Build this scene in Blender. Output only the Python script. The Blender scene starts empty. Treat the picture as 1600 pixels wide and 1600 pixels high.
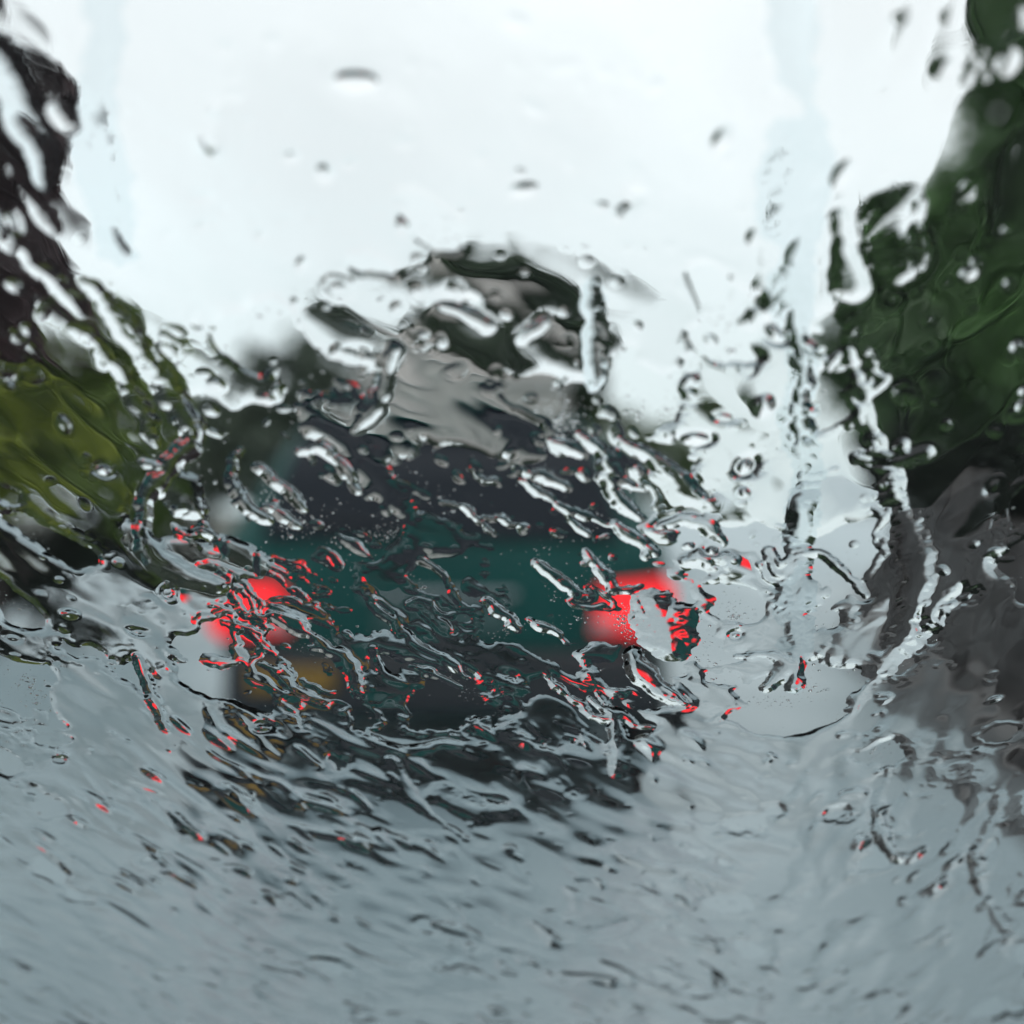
import bpy, bmesh, math, random
import numpy as np
from mathutils import Vector, Matrix, Euler

R = math.radians
random.seed(7)
rng = np.random.default_rng(11)
scene = bpy.context.scene
COL = scene.collection

# ------------------------------------------------------------------ camera
CAM_Z = 1.08
TAN = math.tan(R(20))
cam_data = bpy.data.cameras.new('camera')
cam_data.sensor_width = 36
cam_data.lens = 18 / TAN
cam_data.clip_start = 0.01
cam_data.clip_end = 3000
cam_data.dof.use_dof = True
cam_data.dof.focus_distance = 0.385
cam_data.dof.aperture_fstop = 6.4
cam = bpy.data.objects.new('camera', cam_data)
cam.location = (0, 0, CAM_Z)
cam.rotation_euler = (R(90), 0, 0)
COL.objects.link(cam)
scene.camera = cam

# ------------------------------------------------------------------ world: overcast sky
SUN_EL, SUN_ROT = R(52), R(20)
world = bpy.data.worlds.new('World')
scene.world = world
world.use_nodes = True
nt = world.node_tree
nt.nodes.clear()
sky = nt.nodes.new('ShaderNodeTexSky')
sky.sky_type = 'NISHITA'
sky.sun_disc = False
sky.sun_elevation = SUN_EL
sky.sun_rotation = SUN_ROT
sky.dust_density = 3.0
mixn = nt.nodes.new('ShaderNodeMix')
mixn.data_type = 'RGBA'
mixn.inputs['Factor'].default_value = 0.86
# a closed cloud cover: palest overhead, greyer towards the horizon, with faint cloud lumps
tcw = nt.nodes.new('ShaderNodeTexCoord')
sep = nt.nodes.new('ShaderNodeSeparateXYZ')
ramp = nt.nodes.new('ShaderNodeValToRGB')
ramp.color_ramp.elements[0].position = 0.0
ramp.color_ramp.elements[0].color = (0.68, 0.79, 0.825, 1)
ramp.color_ramp.elements[1].position = 0.62
ramp.color_ramp.elements[1].color = (1.0, 1.0, 1.0, 1)
e_ = ramp.color_ramp.elements.new(0.27)
e_.color = (0.915, 0.955, 0.965, 1)
cl = nt.nodes.new('ShaderNodeTexNoise')
cl.inputs['Scale'].default_value = 3.2
cl.inputs['Detail'].default_value = 5
clr = nt.nodes.new('ShaderNodeMapRange')
clr.inputs['From Min'].default_value = 0.3
clr.inputs['From Max'].default_value = 0.7
clr.inputs['To Min'].default_value = 11.2
clr.inputs['To Max'].default_value = 13.8
scl = nt.nodes.new('ShaderNodeVectorMath')
scl.operation = 'SCALE'
nt.links.new(tcw.outputs['Generated'], sep.inputs['Vector'])
nt.links.new(sep.outputs['Z'], ramp.inputs['Fac'])
nt.links.new(tcw.outputs['Generated'], cl.inputs['Vector'])
nt.links.new(cl.outputs['Fac'], clr.inputs['Value'])
nt.links.new(ramp.outputs['Color'], scl.inputs[0])
nt.links.new(clr.outputs['Result'], scl.inputs['Scale'])
nt.links.new(scl.outputs['Vector'], mixn.inputs['B'])
bg = nt.nodes.new('ShaderNodeBackground')
bg.inputs['Strength'].default_value = 0.1
wo = nt.nodes.new('ShaderNodeOutputWorld')
nt.links.new(sky.outputs['Color'], mixn.inputs['A'])
nt.links.new(mixn.outputs['Result'], bg.inputs['Color'])
nt.links.new(bg.outputs['Background'], wo.inputs['Surface'])

sun_d = bpy.data.lights.new('sun', 'SUN')
sun_d.energy = 0.5
sun_d.angle = R(40)
sun_d.color = (1.0, 0.97, 0.93)
sun = bpy.data.objects.new('sun', sun_d)
sun.rotation_euler = (R(90) - SUN_EL, 0, R(180) - SUN_ROT)
sun.location = (0, 0, 30)
COL.objects.link(sun)

scene.view_settings.view_transform = 'Standard'
scene.view_settings.look = 'None'
scene.view_settings.exposure = 0.0
scene.view_settings.gamma = 1.0
scene.view_settings.use_curve_mapping = False
scene.render.engine = 'CYCLES'
scene.cycles.max_bounces = 14
scene.cycles.transmission_bounces = 12
scene.cycles.glossy_bounces = 6
scene.cycles.diffuse_bounces = 3
scene.cycles.use_denoising = True
scene.cycles.sample_clamp_indirect = 4.0


# ------------------------------------------------------------------ helpers
def at(px, py, Y):
    """The point at depth Y seen at pixel (px, py) of the 1600 px photograph."""
    return Vector(((px - 800) / 800 * TAN * Y, Y, CAM_Z + (800 - py) / 800 * TAN * Y))


def tag(o, label=None, cat=None, group=None, kind=None):
    if label: o['label'] = label
    if cat: o['category'] = cat
    if group: o['group'] = group
    if kind: o['kind'] = kind
    return o


def empty(name, loc, rz=0):
    o = bpy.data.objects.new(name, None)
    o.location = loc
    o.rotation_euler = (0, 0, rz)
    o.empty_display_size = 0.2
    COL.objects.link(o)
    return o


def link_mesh(name, me, m=None, parent=None):
    o = bpy.data.objects.new(name, me)
    COL.objects.link(o)
    if m: me.materials.append(m)
    if parent: o.parent = parent
    return o


def obj(name, bm, m=None, parent=None, smooth=False):
    me = bpy.data.meshes.new(name)
    bm.to_mesh(me)
    bm.free()
    if smooth:
        me.polygons.foreach_set('use_smooth', [True] * len(me.polygons))
    return link_mesh(name, me, m, parent)


def box(bm, lo, hi, bevel=0.0):
    lo, hi = Vector(lo), Vector(hi)
    r = bmesh.ops.create_cube(bm, size=1.0, matrix=Matrix.Translation((lo + hi) / 2) @ Matrix.Diagonal((*(hi - lo), 1)))
    if bevel > 0:
        es = list({e for v in r['verts'] for e in v.link_edges})
        bmesh.ops.bevel(bm, geom=es, offset=bevel, segments=2, affect='EDGES', profile=0.6)


def bx(lo, hi, bevel=0.0):
    bm = bmesh.new()
    box(bm, lo, hi, bevel)
    return bm


def tube(bm, pts, radii, seg=8):
    rings = []
    pts = [Vector(p) for p in pts]
    for i, p in enumerate(pts):
        d = (pts[min(i + 1, len(pts) - 1)] - pts[max(i - 1, 0)]).normalized()
        a = d.cross(Vector((0, 0, 1)))
        if a.length < 1e-3: a = Vector((1, 0, 0))
        a.normalize()
        b = d.cross(a)
        rings.append([bm.verts.new(p + radii[i] * (math.cos(2 * math.pi * k / seg) * a + math.sin(2 * math.pi * k / seg) * b)) for k in range(seg)])
    for r0, r1 in zip(rings, rings[1:]):
        for k in range(seg):
            bm.faces.new((r0[k], r0[(k + 1) % seg], r1[(k + 1) % seg], r1[k]))
    bm.faces.new(list(reversed(rings[0])))
    bm.faces.new(rings[-1])


def prism(outline, y0, y1):
    """Closed outline of (x, z) points pushed from y0 to y1."""
    bm = bmesh.new()
    a = [bm.verts.new((x, y0, z)) for x, z in outline]
    b = [bm.verts.new((x, y1, z)) for x, z in outline]
    bm.faces.new(a)
    bm.faces.new(list(reversed(b)))
    n = len(a)
    for i in range(n):
        bm.faces.new((a[i], b[i], b[(i + 1) % n], a[(i + 1) % n]))
    bmesh.ops.recalc_face_normals(bm, faces=bm.faces)
    return bm


# ------------------------------------------------------------------ materials
def mat(name, color, rough=0.6, metal=0.0, noise=0.0, scale=8.0, bump=0.0, coat=0.0, color2=None, spec=0.5):
    m = bpy.data.materials.new(name)
    m.use_nodes = True
    t = m.node_tree
    p = t.nodes['Principled BSDF']
    p.inputs['Base Color'].default_value = (*color, 1)
    p.inputs['Roughness'].default_value = rough
    p.inputs['Metallic'].default_value = metal
    p.inputs['Coat Weight'].default_value = coat
    p.inputs['Coat Roughness'].default_value = 0.04
    p.inputs['Specular IOR Level'].default_value = spec
    if noise > 0 or color2 is not None or bump > 0:
        tc = t.nodes.new('ShaderNodeTexCoord')
        nz = t.nodes.new('ShaderNodeTexNoise')
        nz.inputs['Scale'].default_value = scale
        nz.inputs['Detail'].default_value = 5
        t.links.new(tc.outputs['Object'], nz.inputs['Vector'])
        if noise > 0 or color2 is not None:
            ra = t.nodes.new('ShaderNodeValToRGB')
            c2 = color2 if color2 is not None else tuple(min(1, c * (1 + noise)) for c in color)
            c1 = color if color2 is not None else tuple(c * (1 - noise) for c in color)
            ra.color_ramp.elements[0].position = 0.36
            ra.color_ramp.elements[1].position = 0.64
            ra.color_ramp.elements[0].color = (*c1, 1)
            ra.color_ramp.elements[1].color = (*c2, 1)
            t.links.new(nz.outputs['Fac'], ra.inputs['Fac'])
            t.links.new(ra.outputs['Color'], p.inputs['Base Color'])
        if bump > 0:
            bp = t.nodes.new('ShaderNodeBump')
            bp.inputs['Strength'].default_value = bump
            bp.inputs['Distance'].default_value = 0.02
            t.links.new(nz.outputs['Fac'], bp.inputs['Height'])
            t.links.new(bp.outputs['Normal'], p.inputs['Normal'])
    return m


def lamp_mat(name, color, strength):
    m = mat(name, (0.3, 0.006, 0.008), 0.2, spec=0.15)
    p = m.node_tree.nodes['Principled BSDF']
    p.inputs['Emission Color'].default_value = (*color, 1)
    p.inputs['Emission Strength'].default_value = strength
    return m


def glass_mat(name, color, ior):
    m = bpy.data.materials.new(name)
    m.use_nodes = True
    t = m.node_tree
    t.nodes.clear()
    g = t.nodes.new('ShaderNodeBsdfGlass')
    g.inputs['Color'].default_value = (*color, 1)
    g.inputs['Roughness'].default_value = 0.0
    g.inputs['IOR'].default_value = ior
    o = t.nodes.new('ShaderNodeOutputMaterial')
    t.links.new(g.outputs['BSDF'], o.inputs['Surface'])
    return m


M = dict(
    road=mat('wet_asphalt', (0.2, 0.28, 0.315), 0.4, noise=0.0, scale=0.6, color2=(0.3, 0.385, 0.42), coat=0.25),
    reflection_paint=mat('painted_reflection_asphalt', (0.06, 0.072, 0.08), 0.5, color2=(0.13, 0.155, 0.165), scale=1.4, bump=0.2, spec=0.3),  # darker road colour standing in for the trees mirrored in the wet surface
    kerb=mat('kerb_stone', (0.12, 0.12, 0.12), 0.5, noise=0.3, scale=3, bump=0.3),
    verge=mat('verge_ground', (0.018, 0.016, 0.014), 0.7, color2=(0.03, 0.045, 0.018), scale=1.2, bump=0.6),
    paint=mat('teal_paint', (0.002, 0.06, 0.054), 0.35, coat=0.0, noise=0.15, scale=1.5, spec=0.2),
    black=mat('black_trim', (0.012, 0.015, 0.02), 0.5),
    rubber=mat('tyre_rubber', (0.015, 0.015, 0.016), 0.8, noise=0.2, scale=30, bump=0.2),
    rim=mat('wheel_alloy', (0.25, 0.26, 0.27), 0.35, metal=0.9),
    window=mat('tinted_car_glass', (0.01, 0.015, 0.022), 0.12, spec=0.16),
    red=lamp_mat('lit_red_lamp', (1.0, 0.026, 0.038), 0.95),
    red_core=lamp_mat('lit_lamp_core', (1.0, 0.035, 0.042), 1.4),
    amber=mat('amber_reflector', (0.22, 0.12, 0.012), 0.25),
    clear_lens=mat('reverse_lens', (0.35, 0.36, 0.37), 0.2),
    plate=mat('number_plate', (0.03, 0.075, 0.073), 0.4, noise=0.1, scale=10),
    chrome=mat('dull_chrome', (0.4, 0.4, 0.42), 0.3, metal=1.0),
    render=mat('grey_render', (0.5, 0.475, 0.44), 0.85, noise=0.18, scale=1.3, bump=0.2),
    slate=mat('slate_roof', (0.27, 0.26, 0.245), 0.6, noise=0.3, scale=4, bump=0.4),
    house_glass=mat('house_window_glass', (0.03, 0.035, 0.04), 0.1),
    white_frame=mat('painted_frame', (0.55, 0.55, 0.53), 0.5),
    door=mat('dark_door', (0.05, 0.045, 0.04), 0.5),
    bark=mat('dark_bark', (0.03, 0.022, 0.02), 0.9, noise=0.4, scale=6, bump=0.6),
    leaf_dark=mat('dark_green_leaf', (0.007, 0.018, 0.008), 0.55, color2=(0.1, 0.22, 0.06), scale=0.75),  # near-black end of the mottling paints shadows between the leaf masses
    leaf_black=mat('black_green_leaf', (0.006, 0.012, 0.008), 0.6, color2=(0.016, 0.026, 0.016), scale=1.2, spec=0.2),
    leaf_far=mat('dark_far_leaf', (0.018, 0.04, 0.022), 0.5, color2=(0.045, 0.08, 0.035), scale=0.5),
    leaf_grey=mat('grey_green_leaf', (0.05, 0.075, 0.055), 0.5, color2=(0.1, 0.13, 0.09), scale=0.5),
    leaf_olive=mat('olive_leaf', (0.06, 0.1, 0.035), 0.5, color2=(0.12, 0.17, 0.07), scale=0.8),
    leaf_lime=mat('lime_leaf', (0.09, 0.13, 0.014), 0.5, color2=(0.31, 0.35, 0.03), scale=0.9),
    leaf_green=mat('mid_green_leaf', (0.065, 0.115, 0.02), 0.5, color2=(0.16, 0.23, 0.035), scale=1.2),
    leaf_copper=mat('copper_leaf', (0.022, 0.011, 0.014), 0.5, color2=(0.075, 0.038, 0.042), scale=1.0),
    bank=mat('bank_stone', (0.022, 0.018, 0.018), 0.6, color2=(0.05, 0.04, 0.039), scale=2.0, bump=0.5),
    water=glass_mat('rain_water', (1, 1, 1), 1.33),
    sky_tint=glass_mat('sky_tinted_rain_water', (0.945, 0.968, 0.975), 1.33),  # pale blue-grey tint stands in for low sky refracted by the water
    pane=glass_mat('windshield_glass', (0.965, 0.985, 0.985), 1.5),
    seal=mat('black_rubber_seal', (0.012, 0.012, 0.012), 0.6),
    dash=mat('dash_plastic', (0.02, 0.02, 0.022), 0.6, noise=0.1, scale=60, bump=0.1),
)


def road_nodes():
    """Wet road: puddled and drier patches differ in gloss."""
    m = M['road']
    t = m.node_tree
    p = t.nodes['Principled BSDF']
    tc = t.nodes.new('ShaderNodeTexCoord')
    mp = t.nodes.new('ShaderNodeMapping')
    mp.inputs['Scale'].default_value = (0.9, 0.25, 1)
    nz = t.nodes.new('ShaderNodeTexNoise')
    nz.inputs['Scale'].default_value = 0.7
    nz.inputs['Detail'].default_value = 4
    mr = t.nodes.new('ShaderNodeMapRange')
    mr.inputs['From Min'].default_value = 0.35
    mr.inputs['From Max'].default_value = 0.65
    mr.inputs['To Min'].default_value = 0.38
    mr.inputs['To Max'].default_value = 0.58
    t.links.new(tc.outputs['Object'], mp.inputs['Vector'])
    t.links.new(mp.outputs['Vector'], nz.inputs['Vector'])
    t.links.new(nz.outputs['Fac'], mr.inputs['Value'])
    t.links.new(mr.outputs['Result'], p.inputs['Roughness'])
    p.inputs['Coat Roughness'].default_value = 0.3
    n2 = t.nodes.new('ShaderNodeTexNoise')
    n2.inputs['Scale'].default_value = 90
    n2.inputs['Detail'].default_value = 3
    bp = t.nodes.new('ShaderNodeBump')
    bp.inputs['Strength'].default_value = 0.12
    bp.inputs['Distance'].default_value = 0.004
    t.links.new(tc.outputs['Object'], n2.inputs['Vector'])
    t.links.new(n2.outputs['Fac'], bp.inputs['Height'])
    t.links.new(bp.outputs['Normal'], p.inputs['Normal'])


road_nodes()

# ------------------------------------------------------------------ the setting: ground, road, kerbs
def strip(name, left, right, z, m):
    """A ground strip between two polylines of (x, y)."""
    bm = bmesh.new()
    a = [bm.verts.new((x, y, z)) for x, y in left]
    b = [bm.verts.new((x, y, z)) for x, y in right]
    for i in range(len(a) - 1):
        bm.faces.new((a[i], b[i], b[i + 1], a[i + 1]))
    bmesh.ops.recalc_face_normals(bm, faces=bm.faces)
    for f in bm.faces:
        if f.normal.z < 0: f.normal_flip()
    return obj(name, bm, m)


bm = bmesh.new()
bmesh.ops.create_grid(bm, x_segments=8, y_segments=8, size=1500)
g = obj('ground', bm, M['verge'])
g.location = (0, 0, -0.012)
tag(g, kind='structure')
EDGE_L = [(-6.2, -20), (-6.2, 0), (-6.1, 12), (-6.4, 20), (-6.6, 30), (-6.0, 45), (-5, 70), (-4, 120), (-4, 400), (100, 1400)]
EDGE_R = [(2.0, -20), (2.0, 0), (2.15, 6), (2.75, 11), (4.7, 18), (7.6, 28), (12.0, 42), (19, 68), (38, 120), (150, 400), (700, 1400)]
tag(strip('road', EDGE_L, EDGE_R, 0.0, M['road']), kind='structure')
REFLECTION_EDGE = [(1.2, -20), (1.2, 1), (1.42, 3), (1.65, 4.5), (1.9, 6), (2.5, 11), (4.4, 18), (7.3, 28)]  # inner edge of the strip that paints the right trees' reflection
tag(strip('painted_tree_reflection', REFLECTION_EDGE, [(2.0, -20), (2.0, 1), (2.08, 3), (2.11, 4.5), (2.15, 6), (2.75, 11), (4.7, 18), (7.6, 28)], 0.004, M['reflection_paint']), kind='structure')


def kerb(name, edge, side, h=0.12, w=0.16):
    bm = bmesh.new()
    rows = []
    for x, y in edge:
        rows.append([bm.verts.new((x + side * dx, y, z)) for dx, z in ((0, -0.01), (0, h - 0.02), (0.02, h), (w, h), (w, -0.01))])
    for r0, r1 in zip(rows, rows[1:]):
        for k in range(4):
            bm.faces.new((r0[k], r0[k + 1], r1[k + 1], r1[k]))
    bmesh.ops.recalc_face_normals(bm, faces=bm.faces)
    tag(obj(name, bm, M['kerb']), kind='structure')


kerb('kerb_left', EDGE_L, -1)
kerb('kerb_right', EDGE_R, 1)


# ------------------------------------------------------------------ vegetation
def leaf_cloud(blobs, n, size, seed, flat=0.0):
    """Many small leaf faces spread through the volume of several ellipsoid clumps."""
    g = np.random.default_rng(seed)
    vol = np.array([max(1e-3, b[3] * b[4] * b[5]) for b in blobs]) ** 0.75
    cnt = (vol / vol.sum() * n).astype(int) + 1
    P = []
    for (cx, cy, cz, rx, ry, rz), c in zip(blobs, cnt):
        sub = max(3, c // 34)                                       # twigs: clumps inside the clump
        d = g.normal(size=(sub, 3)); d /= np.linalg.norm(d, axis=1)[:, None]
        rad = g.uniform(0.35, 1.0, size=(sub, 1)) ** 0.6
        tw = d * rad * np.array([rx, ry, rz]) + np.array([cx, cy, cz])
        pick = g.integers(0, sub, size=c)
        P.append(tw[pick] + g.normal(size=(c, 3)) * np.array([rx, ry, rz]) * 0.13)
    P = np.concatenate(P)
    m = len(P)
    a = g.normal(size=(m, 3)); a /= np.linalg.norm(a, axis=1)[:, None]
    b = np.cross(a, g.normal(size=(m, 3))); b /= np.linalg.norm(b, axis=1)[:, None]
    s = (size * g.uniform(0.6, 1.4, size=m))[:, None]
    V = np.stack([P - a * s, P + b * s * 0.5, P + a * s, P - b * s * 0.5], 1).reshape(-1, 3)
    return V, m


def quads_mesh(name, V, m):
    me = bpy.data.meshes.new(name)
    me.vertices.add(len(V))
    me.vertices.foreach_set('co', V.astype(np.float32).ravel())
    me.loops.add(4 * m)
    me.loops.foreach_set('vertex_index', np.arange(4 * m, dtype=np.int32))
    me.polygons.add(m)
    me.polygons.foreach_set('loop_start', np.arange(0, 4 * m, 4, dtype=np.int32))
    me.update(calc_edges=True)
    me.validate()
    return me


def plant(name, label, cat, base, blobs, leaf, n, size, seed, trunk_r, group=None):
    base = Vector(base)
    root = empty(name, base)
    tag(root, label, cat, group)
    rel = [(b[0] - base.x, b[1] - base.y, b[2] - base.z, *b[3:]) for b in blobs]
    V, m = leaf_cloud(rel, n, size, seed)
    V[:, 2] = np.maximum(V[:, 2], 0.01)
    link_mesh('crown', quads_mesh('crown', V, m), leaf, root)
    top = max(rel, key=lambda b: b[2])
    bm = bmesh.new()
    h = top[2]
    rr = random.Random(seed)
    pts = [(0, 0, -0.1), (0.02 * h, 0, 0.25 * h), (top[0] * 0.4, top[1] * 0.4, 0.55 * h), (top[0] * 0.85, top[1] * 0.85, h)]
    tube(bm, pts, [trunk_r * 1.25, trunk_r, trunk_r * 0.7, trunk_r * 0.2])
    for b in rel:
        s = 0.3 + 0.3 * rr.random()
        st = Vector((0.02 * h, 0, min(s * h, max(0.05, b[2] * 0.8))))
        en = Vector(b[:3])
        mid = (st + en) / 2 + Vector((0, 0, -0.04 * h))
        tube(bm, [st, mid, en], [trunk_r * 0.5, trunk_r * 0.35, trunk_r * 0.12], 6)
    obj('trunk', bm, M['bark'], root, smooth=True)
    return root


def blob(px, py, Y, rpx, rpy, ry=None):
    c = at(px, py, Y)
    k = TAN * Y / 800
    return (c.x, c.y, c.z, rpx * k, ry if ry else max(rpx, rpy) * k * 0.8, rpy * k)


def ground_at(px, Y):
    return ((px - 800) / 800 * TAN * Y, Y, 0)


# right roadside: big dark trees
plant('roadside_tree', 'tall dark green tree filling the upper right behind the bank, nearest on that side', 'tree', ground_at(1640, 12.5),
      [blob(1640, 60, 12.5, 130, 210), blob(1630, 330, 12.0, 170, 170), blob(1500, 420, 12.5, 165, 125), blob(1400, 500, 12.5, 125, 140), blob(1400, 380, 12.5, 80, 70),
       blob(1560, 600, 11.5, 200, 140), blob(1660, -150, 13, 110, 160), blob(1590, -60, 12.5, 70, 120)],
      M['leaf_dark'], 20000, 0.085, 21, 0.2, 'trees along the road')
plant('roadside_tree', 'dark evergreen tree at the road bend on the right, behind the nearest one', 'tree', ground_at(1440, 19),
      [blob(1400, 620, 19, 105, 115), blob(1480, 480, 19, 100, 150), blob(1540, 330, 19, 90, 130), blob(1580, 650, 19, 200, 120)],
      M['leaf_dark'], 9000, 0.11, 22, 0.16, 'trees along the road')
plant('roadside_shrub', 'low black green shrub on top of the dark bank on the right', 'shrub', ground_at(1560, 11.2),
      [blob(1480, 715, 11.2, 110, 60), blob(1600, 700, 11.0, 130, 80), blob(1400, 700, 12.0, 60, 60), blob(1660, 760, 10.5, 130, 90), blob(1430, 760, 11.6, 90, 60), blob(1540, 780, 11, 130, 60)],
      M['leaf_black'], 8000, 0.06, 23, 0.05)
# left roadside
plant('copper_tree', 'dark copper leaved tree leaning in at the upper left edge', 'tree', ground_at(-160, 11.5),
      [blob(-50, 230, 11.5, 125, 130), blob(-30, 410, 11.5, 125, 120), blob(-150, 90, 11.5, 140, 160), blob(20, 500, 11.5, 85, 85), blob(-160, 480, 11.5, 130, 190)],
      M['leaf_copper'], 15000, 0.08, 31, 0.17, 'trees along the road')
plant('roadside_shrub', 'tall mid green shrub sloping down to the road on the left', 'shrub', ground_at(110, 12.5),
      [blob(120, 530, 12.5, 70, 85), blob(160, 640, 12.5, 90, 85), blob(90, 700, 12.5, 150, 95), blob(190, 770, 12.2, 90, 80), blob(40, 560, 12.5, 90, 80), blob(195, 560, 12.5, 55, 75), blob(250, 660, 12.8, 60, 80)],
      M['leaf_green'], 9000, 0.06, 32, 0.06)
plant('roadside_shrub', 'bright lime green shrub at the left edge beside the road', 'shrub', ground_at(-10, 11),
      [blob(20, 650, 11, 95, 55), blob(-40, 730, 11, 120, 80), blob(80, 730, 11, 90, 55)],
      M['leaf_lime'], 4500, 0.05, 33, 0.05)
plant('low_hedge', 'low dark hedge at the foot of the left shrubs along the kerb', 'hedge', ground_at(60, 12),
      [blob(-60, 875, 12, 110, 80), blob(60, 880, 12, 110, 75), blob(170, 870, 12.5, 90, 70), blob(250, 840, 13.5, 60, 50)],
      M['leaf_black'], 7500, 0.05, 34, 0.04)
# behind the car
plant('far_tree', 'dark green rounded tree beside and behind the grey house', 'tree', ground_at(830, 34),
      [blob(800, 500, 34, 130, 80), blob(870, 570, 34, 75, 100), blob(760, 500, 34, 70, 60), blob(860, 700, 33, 70, 90), blob(905, 640, 33, 40, 75), blob(680, 540, 36, 70, 50)],
      M['leaf_far'], 9000, 0.2, 41, 0.2, 'trees down the road')
plant('far_tree', 'grey green tree left of the grey house down the road', 'tree', ground_at(450, 42),
      [blob(450, 610, 42, 90, 75), blob(520, 560, 42, 70, 60), blob(380, 660, 42, 80, 70), blob(440, 720, 42, 140, 80)],
      M['leaf_grey'], 5000, 0.24, 42, 0.2, 'trees down the road')
plant('far_tree', 'pale distant tree on the far left of the road beyond the car', 'tree', ground_at(320, 52),
      [blob(330, 690, 52, 85, 70), blob(280, 740, 52, 90, 60)],
      M['leaf_grey'], 3000, 0.26, 43, 0.2, 'trees down the road')
plant('far_hedge', 'pale olive hedge right of the grey house at the road bend', 'hedge', ground_at(1010, 32),
      [blob(960, 720, 32, 65, 75), blob(1035, 730, 32, 80, 62), blob(1110, 755, 33, 55, 42)],
      M['leaf_olive'], 4000, 0.13, 44, 0.08)

# right bank: a dark low retaining wall along the bend
def bank_wall():
    root = empty('retaining_wall', (3.45, 11, 0))
    tag(root, 'low dark brown stone retaining wall along the right road edge', 'wall')
    r = random.Random(5)
    path = [(2.4, 5.0), (2.55, 7.5), (3.05, 11), (5.0, 18), (7.9, 28)]
    def pos(s):
        L = [math.dist(a, b) for a, b in zip(path, path[1:])]
        for (a, b), l in zip(zip(path, path[1:]), L):
            if s <= l:
                t = s / l
                return a[0] + (b[0] - a[0]) * t, a[1] + (b[1] - a[1]) * t, math.atan2(b[1] - a[1], b[0] - a[0])
            s -= l
        return b[0], b[1], math.atan2(b[1] - a[1], b[0] - a[0])
    # core
    bm = bmesh.new()
    rows = []
    for x, y in path:
        rows.append([bm.verts.new((x + 0.1 - 3.45, y - 11, -0.1)), bm.verts.new((x + 0.1 - 3.45, y - 11, 0.84)), bm.verts.new((x + 0.5 - 3.45, y - 11, 0.84)), bm.verts.new((x + 0.5 - 3.45, y - 11, -0.1))])
    for a, b in zip(rows, rows[1:]):
        for k in range(4):
            bm.faces.new((a[k], a[(k + 1) % 4], b[(k + 1) % 4], b[k]))
    bmesh.ops.recalc_face_normals(bm, faces=bm.faces)
    obj('wall_core', bm, M['bank'], root)
    meshes = []
    for k in range(8):
        b2 = bx((-0.5, -0.5, -0.5), (0.5, 0.5, 0.5))
        for v in b2.verts:
            v.co += Vector((r.uniform(-.07, .07), r.uniform(-.12, .05), r.uniform(-.07, .07)))
        me = bpy.data.meshes.new('stone')
        b2.to_mesh(me); b2.free()
        me.materials.append(M['bank'])
        meshes.append(me)
    for row in range(4):
        s = r.uniform(0, 0.3)
        while s < 12.5:
            w = r.uniform(0.42, 0.7) * (1 if s < 6 else 1.5)
            x, y, a = pos(s + w / 2)
            o = bpy.data.objects.new('stone', meshes[r.randrange(8)])
            COL.objects.link(o)
            o.parent = root
            o.location = (x + 0.05 - 3.45, y - 11, 0.11 + row * 0.215)
            o.rotation_euler = (r.uniform(-.03, .03), r.uniform(-.03, .03), a)
            o.scale = (w - 0.02, r.uniform(0.2, 0.3), 0.2)
            s += w
    s = 0
    while s < 20:
        x, y, a = pos(s + 0.35)
        o = bpy.data.objects.new('coping_stone', meshes[r.randrange(8)])
        COL.objects.link(o)
        o.parent = root
        o.location = (x + 0.25 - 3.45, y - 11, 0.92)
        o.rotation_euler = (0, 0, a)
        o.scale = (0.68, 0.6, 0.13)
        s += 0.7


bank_wall()


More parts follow.
